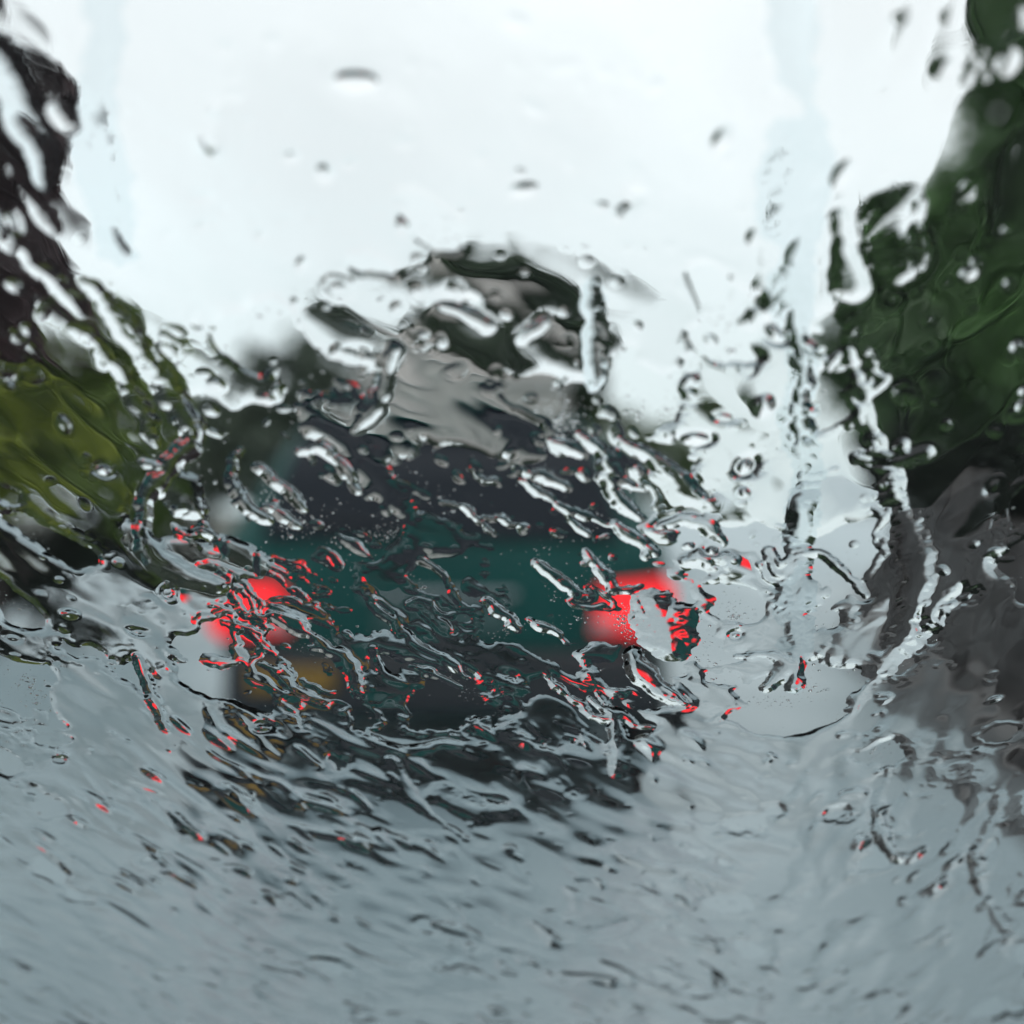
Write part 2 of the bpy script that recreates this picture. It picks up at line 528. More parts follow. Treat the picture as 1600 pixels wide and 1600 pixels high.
# ------------------------------------------------------------------ the grey house down the road
def house():
    Y = 30
    k = TAN * Y / 800
    x0, x1 = (565 - 800) * k, (885 - 800) * k
    cx = (x0 + x1) / 2
    w = (x1 - x0) / 2
    root = empty('house', (cx, Y, 0))
    tag(root, 'pale grey rendered house with slate roof, down the road behind the green car', 'house')
    eave = CAM_Z + (800 - 590) * k
    ridge = CAM_Z + (800 - 505) * k
    obj('wall', bx((-w, 0, -0.1), (w, 5, eave)), M['render'], root)
    bm = bmesh.new()                                                # hipped roof
    o = 0.18
    e = [bm.verts.new(p) for p in ((-w - o, -o, eave), (w + o, -o, eave), (w + o, 5 + o, eave), (-w - o, 5 + o, eave))]
    rg = [bm.verts.new(p) for p in ((-w * 0.5, 2.5, ridge), (w * 0.5, 2.5, ridge))]
    for f in ((e[0], e[1], rg[1], rg[0]), (e[1], e[2], rg[1]), (e[2], e[3], rg[0], rg[1]), (e[3], e[0], rg[0]), (e[3], e[2], e[1], e[0])):
        bm.faces.new(f)
    bmesh.ops.recalc_face_normals(bm, faces=bm.faces)
    rf = obj('roof', bm, M['slate'], root)
    obj('chimney', bx((-w * 0.45, 2.2, ridge - 0.5), (-w * 0.45 + 0.45, 2.7, ridge + 0.45), 0.02), M['render'], rf)
    obj('gutter', bx((-w - o, -o - 0.1, eave - 0.09), (w + o, -o - 0.005, eave), 0.02), M['white_frame'], rf)
    for xx in (-w * 0.62, 0.0, w * 0.62):
        for z in (1.0,):
            if abs(xx) < 0.1: continue
            f = bmesh.new()
            for lo, hi in (((-.5, -.05, 0), (.5, .05, .07)), ((-.5, -.05, .93), (.5, .05, 1)), ((-.5, -.05, .07), (-.43, .05, .93)), ((.43, -.05, .07), (.5, .05, .93)), ((-.03, -.04, .07), (.03, .04, .93))):
                box(f, lo, hi)
            wo_ = obj('window', f, M['white_frame'], root)
            wo_.location = (xx, -0.03, z)
            obj('pane', bx((-.43, -.02, .07), (.43, 0.025, .93)), M['house_glass'], wo_)
            obj('sill', bx((-.56, -.12, -.06), (.56, .02, -.002)), M['white_frame'], wo_)
    d = obj('door', bx((-.42, -.05, 0), (.42, .02, 2.0), 0.01), M['door'], root)
    obj('handle', bx((.3, -.1, 0.98), (.36, -.052, 1.06), 0.01), M['chrome'], d)


house()


# ------------------------------------------------------------------ the dark teal car ahead
def car():
    Y0 = 5.65
    cx = (690 - 800) / 800 * TAN * Y0
    root = empty('car', (cx, Y0, 0))
    tag(root, 'dark teal green hatchback ahead on the wet road with red tail lights lit', 'car')
    # lofted body: stations along the length; rows of (half width, z) from sill to roof centre
    st = [  # y, belt z, roof z, half width low, half width belt, half width roof
        (0.00, 0.86, 0.90, 0.80, 0.86, 0.80),
        (0.05, 0.92, 0.98, 0.88, 0.91, 0.78),
        (0.20, 0.96, 1.24, 0.91, 0.92, 0.70),
        (0.42, 0.97, 1.44, 0.92, 0.92, 0.64),
        (0.90, 0.97, 1.49, 0.92, 0.92, 0.62),
        (1.70, 0.96, 1.49, 0.92, 0.92, 0.62),
        (2.35, 0.94, 1.42, 0.92, 0.91, 0.62),
        (2.95, 0.93, 1.05, 0.92, 0.90, 0.70),
        (3.20, 0.90, 0.96, 0.91, 0.88, 0.72),
        (3.80, 0.82, 0.86, 0.88, 0.84, 0.66),
        (4.12, 0.66, 0.70, 0.80, 0.76, 0.60),
    ]
    bm = bmesh.new()
    rings = []
    for y, zb, zr, wl, wb, wr in st:
        half = [(wl * 0.9, 0.24), (wl, 0.34), (wl + 0.01, 0.6), (wb, zb), (wr + (wb - wr) * 0.32, zb + (zr - zb) * 0.72), (wr, zr - 0.02 * (zr - zb)), (wr * 0.5, zr + 0.02), (0, zr + 0.03)]
        ring = [bm.verts.new((x, y, z)) for x, z in half] + [bm.verts.new((-x, y, z)) for x, z in reversed(half[:-1])]
        rings.append(ring)
    n = len(rings[0])
    for a, b in zip(rings, rings[1:]):
        for k in range(n):
            bm.faces.new((a[k], a[(k + 1) % n], b[(k + 1) % n], b[k]))
    bm.faces.new(rings[0])
    bm.faces.new(rings[-1])
    bmesh.ops.recalc_face_normals(bm, faces=bm.faces)
    es = [e for e in bm.edges if len(e.link_faces) == 2 and e.calc_face_angle(0) > 0.5]
    bmesh.ops.bevel(bm, geom=es, offset=0.03, segments=3, affect='EDGES', profile=0.5)
    obj('body', bm, M['paint'], root, smooth=True)
    # rear window, set a little proud of the sloping tailgate
    def panel(name, pts, m, th=0.012, parent=root):
        b = bmesh.new()
        P = [Vector(p) for p in pts]
        nrm = (P[1] - P[0]).cross(P[2] - P[0]).normalized()
        a = [b.verts.new(p + nrm * th) for p in P]
        c = [b.verts.new(p - nrm * th) for p in P]
        b.faces.new(a); b.faces.new(list(reversed(c)))
        for i in range(len(P)):
            b.faces.new((a[i], c[i], c[(i + 1) % len(P)], a[(i + 1) % len(P)]))
        bmesh.ops.recalc_face_normals(b, faces=b.faces)
        return obj(name, b, m, parent)
    b = bmesh.new()
    rows = []
    for x, y, z in ((0.72, 0.022, 0.975), (0.70, 0.085, 1.10), (0.655, 0.17, 1.24), (0.60, 0.37, 1.425)):
        rows.append([b.verts.new((sx * x, y + dy, z)) for dy in (-0.022, 0.02) for sx in (-1, -0.4, 0.4, 1)])
    for p, q in zip(rows, rows[1:]):
        for k in range(3):
            b.faces.new((p[k], p[k + 1], q[k + 1], q[k]))
            b.faces.new((p[4 + k], q[4 + k], q[5 + k], p[5 + k]))
        b.faces.new((p[0], q[0], q[4], p[4]))
        b.faces.new((p[3], p[7], q[7], q[3]))
    for p in (rows[0], rows[-1]):
        b.faces.new((p[0], p[1], p[2], p[3], p[7], p[6], p[5], p[4]))
    bmesh.ops.recalc_face_normals(b, faces=b.faces)
    obj('rear_window', b, M['window'], root)
    b = bmesh.new()
    tube(b, [(0.0, -0.02, 0.985), (-0.3, 0.005, 1.03), (-0.52, 0.02, 1.06)], [0.014, 0.01, 0.008], 6)
    obj('rear_wiper', b, M['black'], root)
    obj('roof_spoiler', bx((-0.6, 0.30, 1.44), (0.6, 0.52, 1.475), 0.012), M['paint'], root)
    bl = obj('bumper', bx((-0.86, -0.09, 0.27), (0.86, 0.12, 0.53), 0.05), M['black'], root, smooth=True)
    obj('bumper_strip', bx((-0.8, -0.105, 0.44), (0.8, -0.08, 0.475), 0.008), M['black'], bl)
    obj('number_plate', bx((-0.26, -0.03, 0.60), (0.26, -0.008, 0.71), 0.006), M['plate'], root)
    obj('tailgate_handle', bx((-0.3, -0.03, 0.74), (0.3, 0.01, 0.765), 0.006), M['chrome'], root)
    for s in (-1, 1):
        out = [(0.60, 0.60), (0.63, 0.79), (0.90, 0.82), (0.935, 0.77), (0.93, 0.62), (0.88, 0.575)]
        lt = obj('taillight', prism([(s * x, z) for x, z in out], -0.045, 0.16), M['red'], root)
        for zz in (0.665, 0.715, 0.765):
            obj('lamp_core', bx((min(s * 0.66, s * 0.89), -0.054, zz - 0.017), (max(s * 0.66, s * 0.89), -0.0455, zz + 0.017), 0.004), M['red_core'], lt)
        obj('reverse_lens', bx((min(s * 0.60, s * 0.70), -0.056, 0.615), (max(s * 0.60, s * 0.70), -0.047, 0.655), 0.003), M['clear_lens'], lt)
        # mirror
        b = bmesh.new()
        bmesh.ops.create_uvsphere(b, u_segments=12, v_segments=8, radius=1, matrix=Matrix.Translation((s * 1.03, 2.55, 1.0)) @ Matrix.Diagonal((0.11, 0.07, 0.08, 1)))
        obj('side_mirror', b, M['paint'], root, smooth=True)
        for y in (0.62, 3.3):
            b = bmesh.new()
            bmesh.ops.create_cone(b, cap_ends=True, segments=28, radius1=0.31, radius2=0.31, depth=0.2, matrix=Matrix.Translation((s * 0.84, y, 0.31)) @ Matrix.Rotation(R(90), 4, 'Y'))
            es = [e for e in b.edges if len(e.link_faces) == 2 and e.calc_face_angle(0) > 1]
            bmesh.ops.bevel(b, geom=es, offset=0.035, segments=3, affect='EDGES')
            w = obj('wheel', b, M['rubber'], root, smooth=True)
            b = bmesh.new()
            bmesh.ops.create_cone(b, cap_ends=True, segments=24, radius1=0.2, radius2=0.19, depth=0.03, matrix=Matrix.Translation((s * 0.945, y, 0.31)) @ Matrix.Rotation(R(90), 4, 'Y'))
            obj('rim', b, M['rim'], w)
        panel('side_window', [(s * 0.885, 0.5, 1.0), (s * 0.885, 2.5, 0.99), (s * 0.73, 2.3, 1.36), (s * 0.72, 0.62, 1.38)], M['window'], 0.02)
    obj('amber_reflector', bx((-0.76, -0.115, 0.37), (-0.42, -0.085, 0.47), 0.012), M['amber'], root)
    b = bmesh.new()
    tube(b, [(0.5, -0.08, 0.25), (0.5, 0.2, 0.25)], [0.03, 0.03], 10)
    obj('exhaust_pipe', b, M['chrome'], root)


car()

# ------------------------------------------------------------------ the windshield we look through
RAKE = R(45)
P0 = Vector((0, 0.35, CAM_Z))
SU = Vector((1, 0, 0))
SV = Vector((0, -math.cos(RAKE), math.sin(RAKE)))
SN = Vector((0, math.sin(RAKE), math.cos(RAKE)))                     # outwards
MW = Matrix((SU, SV, SN)).transposed().to_4x4()
MW.translation = P0


def px_to_uv(px, py):
    """Pixel of the photograph -> millimetres on the outer face of the glass."""
    dx, dz = (px - 800) / 800 * TAN, (800 - py) / 800 * TAN
    y = P0.y / (1 + dz)                                              # 45 degree rake: z = P0.y - y
    u = dx * y
    v = (y * dz) / math.sin(RAKE)
    return u * 1000, v * 1000


def windshield():
    root = empty('windshield', P0)
    root.matrix_world = MW
    tag(root, 'wet slanted car windshield that the whole street is seen through', 'windshield')
    def rounded(hw, v0, v1, top, r, seg=6):
        pts = []
        for cxx, cyy, a0 in ((hw - r, v0 + r, -90), (top - r, v1 - r, 0), (-top + r, v1 - r, 90), (-hw + r, v0 + r, 180)):
            for i in range(seg + 1):
                a = R(a0 + 90 * i / seg)
                pts.append((cxx + r * math.cos(a), cyy + r * math.sin(a)))
        return pts
    inner = rounded(0.64, -0.46, 0.40, 0.56, 0.08)
    b = bmesh.new()
    lo = [b.verts.new((x, y, -0.0052)) for x, y in inner]
    hi = [b.verts.new((x, y, 0.0)) for x, y in inner]
    b.faces.new(list(reversed(lo))); b.faces.new(hi)
    n = len(lo)
    for i in range(n):
        b.faces.new((lo[i], lo[(i + 1) % n], hi[(i + 1) % n], hi[i]))
    bmesh.ops.recalc_face_normals(b, faces=b.faces)
    obj('glass_pane', b, M['pane'], root)
    b = bmesh.new()
    outer = rounded(0.67, -0.49, 0.43, 0.59, 0.10)
    for z0, z1 in ((-0.012, 0.006),):
        rings = [[b.verts.new((x, y, z)) for x, y in pp] for pp, z in ((inner, z0), (outer, z0), (outer, z1), (inner, z1))]
        for k in range(4):
            A, B = rings[k], rings[(k + 1) % 4]
            for i in range(n):
                b.faces.new((A[i], A[(i + 1) % n], B[(i + 1) % n], B[i]))
    for v in b.verts:
        pass
    bmesh.ops.recalc_face_normals(b, faces=b.faces)
    obj('rubber_seal', b, M['seal'], root)
    d = obj('dashboard', bx((-0.7, 0.02, CAM_Z - 0.55), (0.7, 0.70, CAM_Z - 0.36), 0.03), M['dash'])
    tag(d, 'dark plastic dashboard below the windshield', 'dashboard')


windshield()

# ------------------------------------------------------------------ rain water on the glass
ST = 0.38                                                            # grid step, mm
U0, U1, V0, V1 = -214.0, 214.0, -304.0, 152.0
NU, NV = int((U1 - U0) / ST) + 1, int((V1 - V0) / ST) + 1
uu = (U0 + ST * np.arange(NU)).astype(np.float32)
vv = (V0 + ST * np.arange(NV)).astype(np.float32)
UU, VV = np.meshgrid(uu, vv)
_dep = P0.y * 1000 - VV * math.sin(RAKE)                              # distance from the driver's eye to that spot of the glass
PX = 800 + UU / _dep / TAN * 800                                      # which part of the street lies behind it
PY = 800 - VV * math.sin(RAKE) / _dep / TAN * 800


def sm(a, b, x):
    t = np.clip((x - a) / (b - a), 0, 1)
    return t * t * (3 - 2 * t)


_fu = np.fft.rfftfreq(NU, ST) * 2 * math.pi
_fv = np.fft.fftfreq(NV, ST) * 2 * math.pi
FU, FV = np.meshgrid(_fu, _fv)


def fnoise(la, lb, deg, seed):
    """Smooth random field, la mm long along the direction deg and lb mm across it."""
    w = np.random.default_rng(seed).normal(size=(NV, NU))
    a = R(deg)
    ka = FU * math.cos(a) + FV * math.sin(a)
    kb = -FU * math.sin(a) + FV * math.cos(a)
    f = np.fft.irfft2(np.fft.rfft2(w) * np.exp(-0.5 * ((ka * la) ** 2 + (kb * lb) ** 2)), s=(NV, NU))
    return (f / f.std()).astype(np.float32)


# the water runs down to the right on the left and in the middle, straight down on the right
wR = sm(1080, 1330, PX)
wL = 1 - sm(250, 620, PX)
wM = np.clip(1 - wR - wL, 0, 1)
_nw = np.sqrt(wR ** 2 + wL ** 2 + wM ** 2)
FLOW = -(wL * 58 + wM * 40 + wR * 97)


def flow_noise(la, lb, seed):
    return (wL * fnoise(la, lb, -58, seed) + wM * fnoise(la, lb, -38, seed + 1) + wR * fnoise(la, lb, -96, seed + 2)) / _nw


band = sm(400, 560, PY) * (1 - sm(1060, 1220, PY)) * (1 - 0.45 * (1 - sm(190, 330, PX))) * (1 - 0.45 * sm(1330, 1450, PX))                    # the stretch with dry islands
side = np.maximum(1 - sm(40, 160, PX), sm(1280, 1420, PX)) * (1 - sm(900, 1100, PY))
n_big = 0.8 * flow_noise(8.5, 4.0, 100) + 0.6 * fnoise(5, 4, 20, 150)
n_mid = 0.75 * flow_noise(2.2, 1.2, 200) + 0.65 * fnoise(1.6, 1.6, 0, 250)
n_fine = fnoise(0.45, 0.45, 0, 300)
net = n_big + 0.2 * n_mid + 0.05 * n_fine
thr = -2.3 + 2.2 * np.maximum(band, 0.25 * side) + 0.35 * sm(1200, 1300, PY)
for bx_, by_, rx, ry, bias in ((740, 600, 170, 75, 1.3), (965, 970, 65, 50, -1.7), (325, 985, 45, 38, -1.7), (760, 1000, 120, 60, -0.3),
                               (480, 715, 80, 60, -0.5), (370, 940, 90, 55, -1.1), (150, 1000, 160, 60, -0.7), (1180, 1010, 140, 70, -0.7), (1000, 1130, 130, 60, 1.0), (480, 1060, 110, 50, 0.2), (700, 1050, 200, 60, 0.6), (120, 640, 140, 150, 1.1), (1440, 450, 130, 130, 1.0), (850, 720, 110, 60, -0.3), (1040, 700, 110, 80, 0.7), (1230, 890, 110, 50, -0.8), (1230, 720, 130, 150, 0.9), (1400, 900, 120, 120, 0.6), (820, 480, 120, 80, 1.2), (700, 640, 120, 50, 0.8)):
    thr = thr - bias * np.exp(-0.5 * (((PX - bx_) / rx) ** 2 + ((PY - by_) / ry) ** 2) * 1.6)
PHI = (net - thr) * 1.8
CM = np.ones_like(PHI)                                                # how full the water stands
BUMP = np.zeros_like(PHI)                                             # drops and ripples standing on the film
OWN = np.zeros(PHI.shape, np.int32)                                   # which thing owns the water at a spot
wob = 0.55 * n_mid + 0.3 * n_fine


def window(u, v, r):
    i0, i1 = max(0, int((v - r - V0) / ST)), min(NV, int((v + r - V0) / ST) + 2)
    j0, j1 = max(0, int((u - r - U0) / ST)), min(NU, int((u + r - U0) / ST) + 2)
    return slice(i0, i1), slice(j0, j1)


RIV = [
    # label, [(px, py, width px), ...], fullness, dry border
    ('long vertical rivulet running down the windshield from the top, between sky and right trees', [(1236, -40, 80), (1240, 40, 84), (1255, 120, 36), (1272, 200, 26), (1258, 300, 50), (1240, 390, 60), (1230, 470, 70), (1254, 560, 44), (1244, 650, 64), (1258, 740, 40), (1246, 820, 56), (1236, 900, 64), (1244, 980, 50), (1236, 1060, 36)], 0.5, 1),
    ('wide blob of water hanging on the tall vertical rivulet below the top of the windshield', [(1238, 215, 80), (1240, 270, 110), (1238, 350, 90)], 0.5, 1),
    ('very large round raindrop over the upper right dark tree', [(1395, 330, 130), (1400, 390, 150)], 0.55, 1),
    ('thick bright rivulet slanting down over the right trees to the stone wall', [(1325, 540, 36), (1345, 620, 50), (1370, 700, 60), (1412, 790, 70), (1432, 880, 80), (1420, 960, 70), (1380, 1030, 50)], 0.8, 1),
    ('short rivulet branching to the right off the thick one over the right trees', [(1340, 705, 24), (1390, 715, 26), (1440, 700, 30)], 1.4),
    ('rivulet with a bulging foot beside the large round drop on the right', [(1310, 330, 20), (1320, 390, 34), (1325, 440, 46)], 1.5),
    ('broad slanting rivulet over the copper tree at the left edge', [(-20, 330, 36), (40, 385, 40), (90, 440, 40), (125, 480, 24)], 0.9, 1),
    ('slanting rivulet over the left shrubs with a bright lower edge', [(100, 490, 20), (150, 525, 30), (190, 570, 34), (225, 630, 36), (245, 690, 22)], 1.0, 1),
    ('long green tinted tongue of water over the left shrubs', [(150, 440, 50), (205, 510, 56), (250, 580, 60), (290, 640, 64), (305, 690, 34)], 0.9, 1),
    ('short white streak of water low on the copper tree', [(-10, 490, 20), (30, 515, 22), (60, 545, 12)], 1.3, 1),
    ('pale smear of water at the upper left corner of the windshield', [(-10, 70, 60), (30, 150, 70), (60, 230, 50), (70, 280, 30)], 0.8, 1),
    ('short slanting streak over the trunk side of the copper tree', [(10, 240, 20), (50, 300, 28), (80, 350, 20)], 0.9, 1),
    ('pale blue hooked rivulet at the left of the car', [(300, 690, 30), (265, 720, 30), (232, 765, 26), (225, 815, 26), (240, 860, 44), (290, 890, 40), (340, 905, 24)], 1.4),
    ('curved rivulet lying over the left edge of the rear window', [(370, 700, 14), (362, 740, 18), (385, 780, 30), (420, 800, 26)], 1.5),
    ('bent white edged rivulet over the upper left of the car', [(470, 695, 14), (505, 690, 18), (535, 715, 18), (560, 755, 14)], 1.5),
    ('thin slanting rivulet across the middle of the rear window', [(690, 775, 12), (725, 780, 16), (755, 805, 16), (775, 825, 10)], 1.5),
    ('slanting rivulet over the right of the rear window', [(815, 740, 12), (850, 760, 18), (880, 785, 18), (905, 815, 16), (930, 830, 10)], 1.5),
    ('long thin rivulet leading down to the right tail light', [(915, 850, 14), (940, 885, 20), (960, 915, 16), (1000, 905, 10)], 1.5),
    ('bright slanting rivulet right of the car roof over the olive hedge', [(905, 670, 16), (935, 690, 30), (955, 740, 34), (975, 785, 24), (1000, 800, 10)], 1.4),
    ('second bright slanting rivulet over the olive hedge, outermost from the car', [(970, 680, 14), (1010, 700, 26), (1050, 730, 34), (1075, 760, 40), (1105, 775, 24)], 1.4),
    ('arched rivulet above the right tail light', [(1030, 812, 12), (1070, 800, 20), (1110, 815, 18), (1130, 840, 10)], 1.4),
    ('arched rivulet at the right rear corner of the car roof', [(935, 830, 10), (965, 820, 18), (1000, 840, 22), (1010, 860, 12)], 1.4),
    ('large clear blob of water on the right half of the right tail light', [(1020, 930, 70), (1040, 960, 110), (1050, 995, 80)], 0.5, 1),
    ('rivulet running down from the right tail light across the bumper corner', [(985, 1010, 24), (1005, 1040, 40), (1030, 1065, 34), (1070, 1090, 20)], 1.5),
    ('forked rivulet over the bright road right of the car', [(1200, 850, 22), (1215, 890, 34), (1230, 860, 20), (1280, 850, 16), (1320, 885, 18), (1350, 920, 14)], 1.4),
    ('hooked rivulet low over the bright road at the right', [(1150, 1015, 14), (1200, 1012, 20), (1230, 1030, 26), (1200, 1060, 26)], 1.3),
    ('arched rivulet across the left tail light', [(290, 880, 12), (330, 870, 22), (370, 890, 28), (400, 930, 24), (420, 970, 16)], 0.8, 1),
    ('dark edged rivulet crossing down through the left tail light', [(350, 960, 16), (395, 975, 26), (430, 1010, 26), (460, 1050, 30), (470, 1090, 20)], 0.9, 1),
    ('short blob of water over the inner part of the left tail light', [(430, 950, 26), (465, 965, 36), (490, 985, 20)], 1.5),
    ('rivulet running from the left tail light down over the amber reflector', [(490, 1000, 18), (530, 1010, 28), (555, 1040, 26), (560, 1075, 20)], 1.5),
    ('thin red tinted rivulet on the grey road left of the car', [(215, 1015, 12), (228, 1045, 16), (245, 1090, 20), (262, 1130, 14)], 1.4),
    ('wavy dark rivulet below the car bumper', [(560, 1130, 14), (590, 1155, 20), (640, 1165, 24), (690, 1150, 18), (720, 1155, 10)], 1.5),
    ('dark rivulet slanting down over the road below the car', [(610, 1180, 20), (640, 1230, 26), (680, 1265, 18), (730, 1300, 12)], 1.4),
    ('wide pool of water below the middle of the bumper', [(690, 1230, 80), (740, 1260, 90), (790, 1255, 60)], 0.6, 1),
    ('forked rivulet under the right half of the bumper', [(920, 1080, 14), (960, 1110, 26), (970, 1160, 30), (960, 1200, 18)], 1.4),
    ('wide faint rivulet down the upper left of the white sky', [(158, -10, 60), (170, 90, 50), (150, 190, 70), (165, 290, 80), (185, 380, 50)], 0.35, 1),
    ('lone dark topped raindrop high up in the white sky', [(528, 122, 18), (552, 123, 26), (580, 124, 18)], 3.6),
    ('rivulet curling beside the grey house roof', [(615, 540, 20), (600, 580, 24), (585, 630, 24), (560, 660, 18)], 1.4),
    ('slanting streak across the upper edge of the dark tree behind the car', [(690, 470, 16), (735, 485, 20), (765, 505, 12)], 1.6),
    ('bright short streak at the right of the dark tree behind the car', [(815, 525, 14), (840, 505, 20), (855, 492, 12)], 1.6),
    ('tall pale rivulet in the sky beside the dark tree', [(920, 430, 26), (925, 490, 36), (930, 550, 40), (925, 600, 26)], 1.0, 1),
    ('rough dark edged streak along the lower right road', [(1385, 1190, 14), (1370, 1250, 20), (1375, 1300, 22), (1400, 1330, 18)], 1.4),
    ('zigzag streak near the lower right edge of the windshield', [(1560, 1230, 16), (1545, 1280, 22), (1520, 1330, 20), (1530, 1380, 18), (1570, 1440, 18)], 1.4),
]
ANCHOR = [(330, 950, 'the left tail light'), (1000, 965, 'the right tail light'), (690, 960, 'the number plate'), (460, 1060, 'the amber reflector'),
          (690, 1080, 'the middle of the bumper'), (920, 1080, 'the right end of the bumper'), (540, 760, 'the left rear window half'),
          (830, 760, 'the right rear window half'), (560, 880, 'the tailgate left'), (820, 880, 'the tailgate right'),
          (450, 650, 'the left edge of the car roof'), (690, 665, 'the middle of the car roof'), (920, 670, 'the right edge of the car roof'),
          (660, 560, 'the house roof'), (840, 560, 'the right corner of the house'), (800, 450, 'the crown of the dark far tree'),
          (450, 560, 'the grey green far tree'), (320, 690, 'the pale distant tree'), (1010, 745, 'the olive hedge'),
          (1200, 830, 'the far end of the bright road'), (1200, 960, 'the bright road right of the car'), (1170, 1090, 'the grey road right of the bumper'),
          (1150, 600, 'the pale gap before the right trees'), (1050, 480, 'the sky right of the far tree'), (40, 220, 'the copper tree top'),
          (40, 430, 'the foot of the copper tree'), (150, 560, 'the top of the left shrub'), (60, 690, 'the lime shrub'), (200, 760, 'the lower left shrub'),
          (100, 860, 'the low hedge'), (100, 1000, 'the road at the left edge'), (250, 1080, 'the road left of the car'), (1560, 150, 'the top of the right tree'),
          (1450, 480, 'the middle of the right tree'), (1560, 620, 'the bottom of the right tree'), (1350, 620, 'the left edge of the right tree'),
          (1480, 740, 'the black green shrub'), (1500, 900, 'the stone wall'), (1400, 1040, 'the foot of the stone wall'), (1550, 1100, 'the right kerb'),
          (500, 250, 'the left sky'), (950, 250, 'the right sky'), (700, 60, 'the sky top'),
          (1400, 100, 'the sky beside the right tree top'), (200, 1250, 'the lower left road'), (500, 1300, 'the road below the left wheel'),
          (760, 1280, 'the reflection under the car'), (1000, 1300, 'the road below the right wheel'), (1250, 1250, 'the lower right road'), (1480, 1250, 'the dark road at the right'),
          (150, 1500, 'the bottom left corner'), (450, 1500, 'the bottom edge left of its middle'), (800, 1500, 'the middle of the bottom edge'), (1150, 1500, 'the bottom edge right of its middle'), (1500, 1500, 'the bottom right corner')]


def place(px, py):
    ax, ay, t = min(ANCHOR, key=lambda a: (a[0] - px) ** 2 + (a[1] - py) ** 2)
    dx, dy = px - ax, py - ay
    s = ''
    if abs(dy) > 22: s = 'above' if dy < 0 else 'below'
    if abs(dx) > 22: s = (s + ' and ' if s else '') + ('left of' if dx < 0 else 'right of')
    return (s or 'right over'), t


used = set()
g = np.random.default_rng(31)
_spots = []
for _ in range(400):
    if len(_spots) >= 26: break
    px, py = g.uniform(400, 980), g.uniform(680, 1090)
    if any(((px - a) / 85) ** 2 + ((py - b) / 34) ** 2 < 1 for a, b in _spots): continue
    if any(((px + 30 - a) / 75) ** 2 + ((py + 15 - b) / 50) ** 2 < 1 for a, b in ((965, 970), (325, 985))): continue
    lab = 'thin slanting rivulet %s %s' % place(px + 35, py + 20)
    if lab in used: continue
    used.add(lab)
    _spots.append((px, py))
    ln, an, wd, cv = g.uniform(50, 120), R(g.uniform(18, 50)), g.uniform(13, 22), g.normal() * 0.35
    path, x, y = [], px, py
    for k in range(6):
        path.append((x, y, wd * (0.5 + 0.6 * math.sin(math.pi * (k + 0.6) / 6)) * g.uniform(0.8, 1.2)))
        a = an + cv * (k / 5 - 0.5) + g.normal() * 0.22
        x, y = x + ln / 5 * math.cos(a), y + ln / 5 * math.sin(a)
    RIV.append((lab, path, 1.45))
SKY_TINTED = {l for l, *_ in RIV if l.startswith(('long vertical', 'wide blob', 'wide faint', 'pale smear', 'tall pale'))}   # runs whose tint paints in the greyer low sky they would refract
things = []                                                          # (label, name, category, group)
for label, pts, full, *soft in RIV:
    soft = bool(soft and soft[0])
    P = []
    for (ax, ay, aw), (bx_, by_, bw) in zip(pts, pts[1:]):
        for k in range(8):
            t = k / 8
            P.append((ax + (bx_ - ax) * t, ay + (by_ - ay) * t, aw + (bw - aw) * t))
    P.append(pts[-1])
    Q = []
    for a, b, w in P:
        u, v = px_to_uv(a, b)
        Q.append((u, v, 0.5 * w * (1.0 if soft else 1.25) * (350 - v * 0.0) / 350 * TAN / 800 * (P0.y * 1000 - v * math.sin(RAKE))))
    Q = np.array(Q)
    for _ in range(3):                                               # round the bends
        Q[1:-1] = 0.25 * Q[:-2] + 0.5 * Q[1:-1] + 0.25 * Q[2:]
    r = Q[:, 2].max() + 3
    i0, i1 = max(0, int((Q[:, 1].min() - r - V0) / ST)), min(NV, int((Q[:, 1].max() + r - V0) / ST) + 2)
    j0, j1 = max(0, int((Q[:, 0].min() - r - U0) / ST)), min(NU, int((Q[:, 0].max() + r - U0) / ST) + 2)
    sl = (slice(i0, i1), slice(j0, j1))
    d = np.full(UU[sl].shape, -1e9, np.float32)
    for (a, b, w), (a2, b2, w2) in zip(Q, Q[1:]):
        L2 = (a2 - a) ** 2 + (b2 - b) ** 2 + 1e-9
        t = np.clip(((UU[sl] - a) * (a2 - a) + (VV[sl] - b) * (b2 - b)) / L2, 0, 1)
        d = np.maximum(d, w + (w2 - w) * t - np.hypot(UU[sl] - a - (a2 - a) * t, VV[sl] - b - (b2 - b) * t))
    d = d + (1.1 if soft else 0.55) * wob[sl] * min(1.0, 0.35 + 0.2 * r)
    dry = np.exp(-(d / 1.3) ** 2) * (d < 0)                          # the rivulet has drunk the water beside it
    PHI[sl] = np.maximum(PHI[sl], d) if soft else np.maximum(PHI[sl] - 0.9 * dry, d)
    if not soft: CM[sl] = np.where(d > 0, full, CM[sl])
    hw = float(np.median(Q[:, 2]))
    tt = np.clip(d / hw, 0, 1)
    BUMP[sl] = np.maximum(BUMP[sl], 0.15 * full * hw * (sm(0, 1, tt) if soft else 1 - (1 - tt) ** 2))
    things.append((label, 'water_rivulet' if len(pts) > 2 else 'raindrop', 'rivulet' if len(pts) > 2 else 'raindrop', None))
    OWN[sl] = np.where(d > 0, len(things), OWN[sl])

